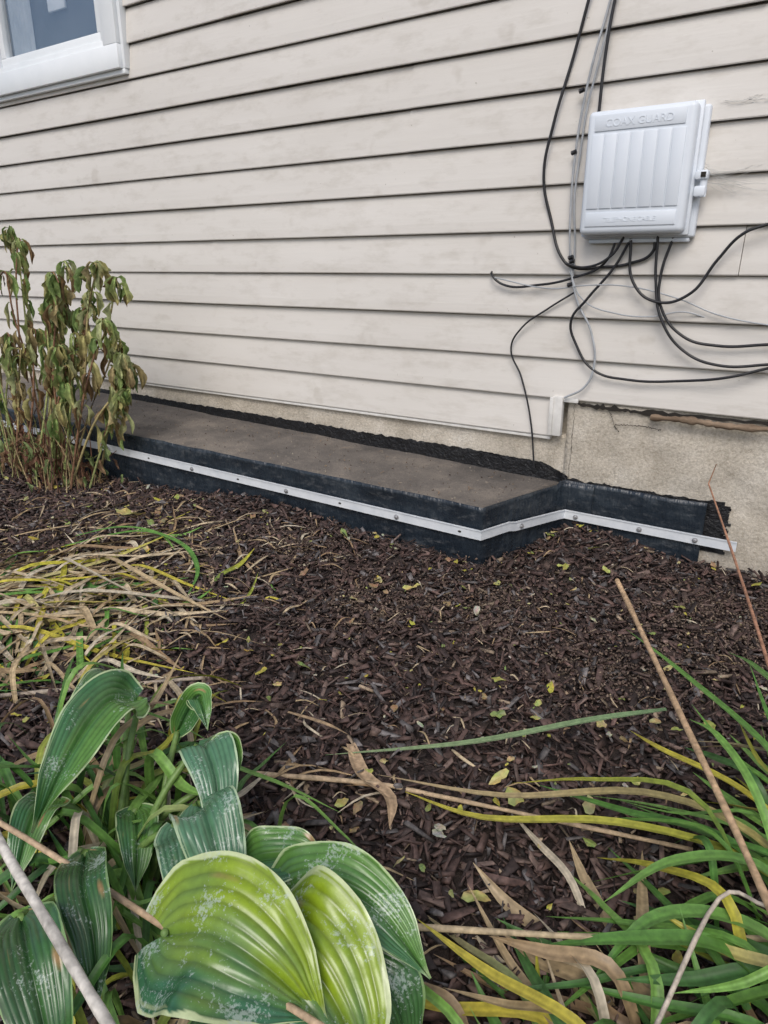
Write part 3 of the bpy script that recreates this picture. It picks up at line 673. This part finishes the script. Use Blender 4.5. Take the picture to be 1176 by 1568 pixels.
mb.obj('blades',M_dry,dg)

# ---------------------------------------------------------------- stalks & straw
st=empty('dry_stalks'); mb=MB()
tube(mb,[(-.375,-.60,.155),(-.17,-1.0,.155),(.03,-1.40,.16),(.12,-1.6,.14)],.0062,.0042,(.54,.37,.22),20,7,.12)
tube(mb,[(-.285,-.075,.275),(-.20,-.32,.235),(-.10,-.60,.18),(.02,-.93,.10)],.0022,.0042,(.46,.24,.15),16,6,.1)
tube(mb,[(-.285,-.075,.275),(-.275,-.06,.33)],.0022,.0012,(.42,.24,.15),4,5)
tube(mb,[(-.90,-1.86,.19),(-.78,-1.84,.2),(-.5,-1.805,.165),(-.26,-1.81,.2),(-.16,-1.80,.2)],.0038,.0032,(.58,.42,.27),20,7,.12)
tube(mb,[(-.78,-1.86,.29),(-.64,-1.90,.30),(-.5,-1.93,.30),(-.38,-1.955,.30),(-.3,-1.97,.3)],.0048,.0045,(.66,.62,.55),20,8,.08)
tube(mb,[(-1.40,-1.62,.02),(-1.33,-1.58,.03),(-1.02,-1.29,.03)],.006,.004,(.50,.42,.33),14,6,.15)
tube(mb,[(-.74,-1.46,.03),(-.55,-1.37,.035),(-.45,-1.33,.03),(-.07,-1.22,.035)],.0045,.0035,(.56,.42,.27),18,6,.15)
tube(mb,[(-.34,-1.57,.05),(-.1,-1.45,.07),(.05,-1.35,.07),(.15,-1.3,.07)],.0042,.0036,(.58,.46,.29),14,6,.12)
tube(mb,[(-.05,-1.56,.08),(-.02,-1.38,.12),(.03,-1.36,.12)],.003,.0025,(.6,.52,.42),10,6,.1)
ribbon(mb,[(-.64,-1.30,.03),(-.57,-1.36,.035),(-.50,-1.385,.04),(-.47,-1.43,.03)],.026,(.56,.40,.25),(.48,.34,.21),12,.3,.5)
ribbon(mb,[(-.80,-1.29,.03),(-.70,-1.30,.05),(-.66,-1.27,.02)],.008,(.42,.30,.18),None,10)
def scatter(n,xr,yr,l,w):
    k=0
    while k<n:
        x=random.uniform(*xr);y=random.uniform(*yr)
        if not (y<-.45 or (x>-.77 and y<-.06)): continue
        if y>.62*(-x)+.35: continue
        k+=1; az=random.uniform(0,6.28); ln=random.uniform(*l); d=V((math.cos(az),math.sin(az),0)); b_=V((x,y,Hs(x,y)+random.uniform(.012,.022)))
        m=b_+d*ln*.5+V((-d.y,d.x,0))*random.uniform(-.2,.2)*ln+V((0,0,random.uniform(0,.012)))
        e=b_+d*ln; e.z=Hs(e.x,e.y)+.014
        ribbon(mb,[b_,m,e],random.uniform(*w),random.choice(T),None,6,.4,random.uniform(-1.5,1.5))
scatter(320,(-3.0,.2),(-1.6,-.05),(.02,.08),(.0018,.0045))
scatter(230,(-2.6,-1.2),(-1.3,-.5),(.04,.16),(.003,.008))
scatter(75,(-1.2,-.4),(-1.7,-1.2),(.05,.14),(.003,.007))
mb.obj('stalk_pieces',M_dry,st)

# fallen leaves
mb=MB()
def fleaf(x,y,r,col,zz=.026):
    n=10; c=V((x,y,Hs(x,y)+zz)); az=random.uniform(0,6.28); vs=[c+V((0,0,.002))]
    ti=V((random.uniform(-.5,.5),random.uniform(-.5,.5),0)); el=random.uniform(.45,.9)
    for k in range(n):
        an=2*math.pi*k/n; rr=r*(1+random.uniform(-.3,.2)+.35*(k==0)); dx=rr*math.cos(an); dy=rr*el*math.sin(an)
        q=V((dx*math.cos(az)-dy*math.sin(az),dx*math.sin(az)+dy*math.cos(az),0)); q.z=max(-.008,q.dot(ti))+random.uniform(-.1,.35)*r; vs.append(c+q)
    mb.add(vs,[(0,1+k,1+(k+1)%n) for k in range(n)],[tuple(v*random.uniform(.75,1.15) for v in col) for _ in vs])
LC=[(.54,.48,.08),(.42,.42,.11),(.58,.50,.22),(.34,.23,.12),(.54,.52,.38),(.27,.33,.10)]
k=0
while k<680:
    x=random.uniform(-3.2,.15);y=random.uniform(-1.65,-.06)
    if not (y<-.45 or (x>-.77 and y<-.06)) or y>.62*(-x)+.35: continue
    k+=1; fleaf(x,y,random.choice([.003,.004,.004,.005,.006,.008,.010,.014]),random.choice(LC))
for (x,y,r) in ((-.90,-.66,.022),(-.60,-.32,.018),(-.55,-.2,.016),(-2.05,-.72,.038),(-2.0,-.70,.025),(-.42,-.95,.012),(-.30,-1.47,.018),(-.34,-1.25,.018),(-.48,-.30,.016),(-.38,-1.22,.016),(-.72,-.5,.014)): fleaf(x,y,r,(.58,.54,.18))
mb.obj('fallen_leaves',M_leaf,None,False)

# ---------------------------------------------------------------- light, sky, camera
w=bpy.data.worlds.new("World"); sc.world=w; w.use_nodes=True; nt=w.node_tree
sky=N(nt,'ShaderNodeTexSky',sky_type='NISHITA'); sky.sun_disc=False; sky.sun_elevation=math.radians(48); sky.sun_rotation=math.radians(160)
sky.air_density=1.0; sky.dust_density=3.0; sky.ozone_density=1.0
nt.links.new(sky.outputs[0],nt.nodes['Background'].inputs[0]); nt.nodes['Background'].inputs[1].default_value=.15
sl=bpy.data.lights.new('sun','SUN'); sl.energy=1.5; sl.angle=math.radians(30); sl.color=(1,.98,.95)
so=link(bpy.data.objects.new('sun',sl))
el=math.radians(48); az=math.radians(160)
d=V((math.sin(az)*math.cos(el),math.cos(az)*math.cos(el),math.sin(el)))
so.rotation_euler=d.to_track_quat('Z','Y').to_euler()
cam=bpy.data.cameras.new('camera'); cam.sensor_fit='VERTICAL'; cam.sensor_height=36; cam.lens=24.57; cam.clip_start=.02; cam.clip_end=300
co=link(bpy.data.objects.new('camera',cam)); co.location=(0,-2.15,.85); co.rotation_euler=(math.radians(90-19.3),0,math.radians(33.7)); sc.camera=co
sc.view_settings.view_transform='Standard'; sc.view_settings.look='None'; sc.view_settings.exposure=0
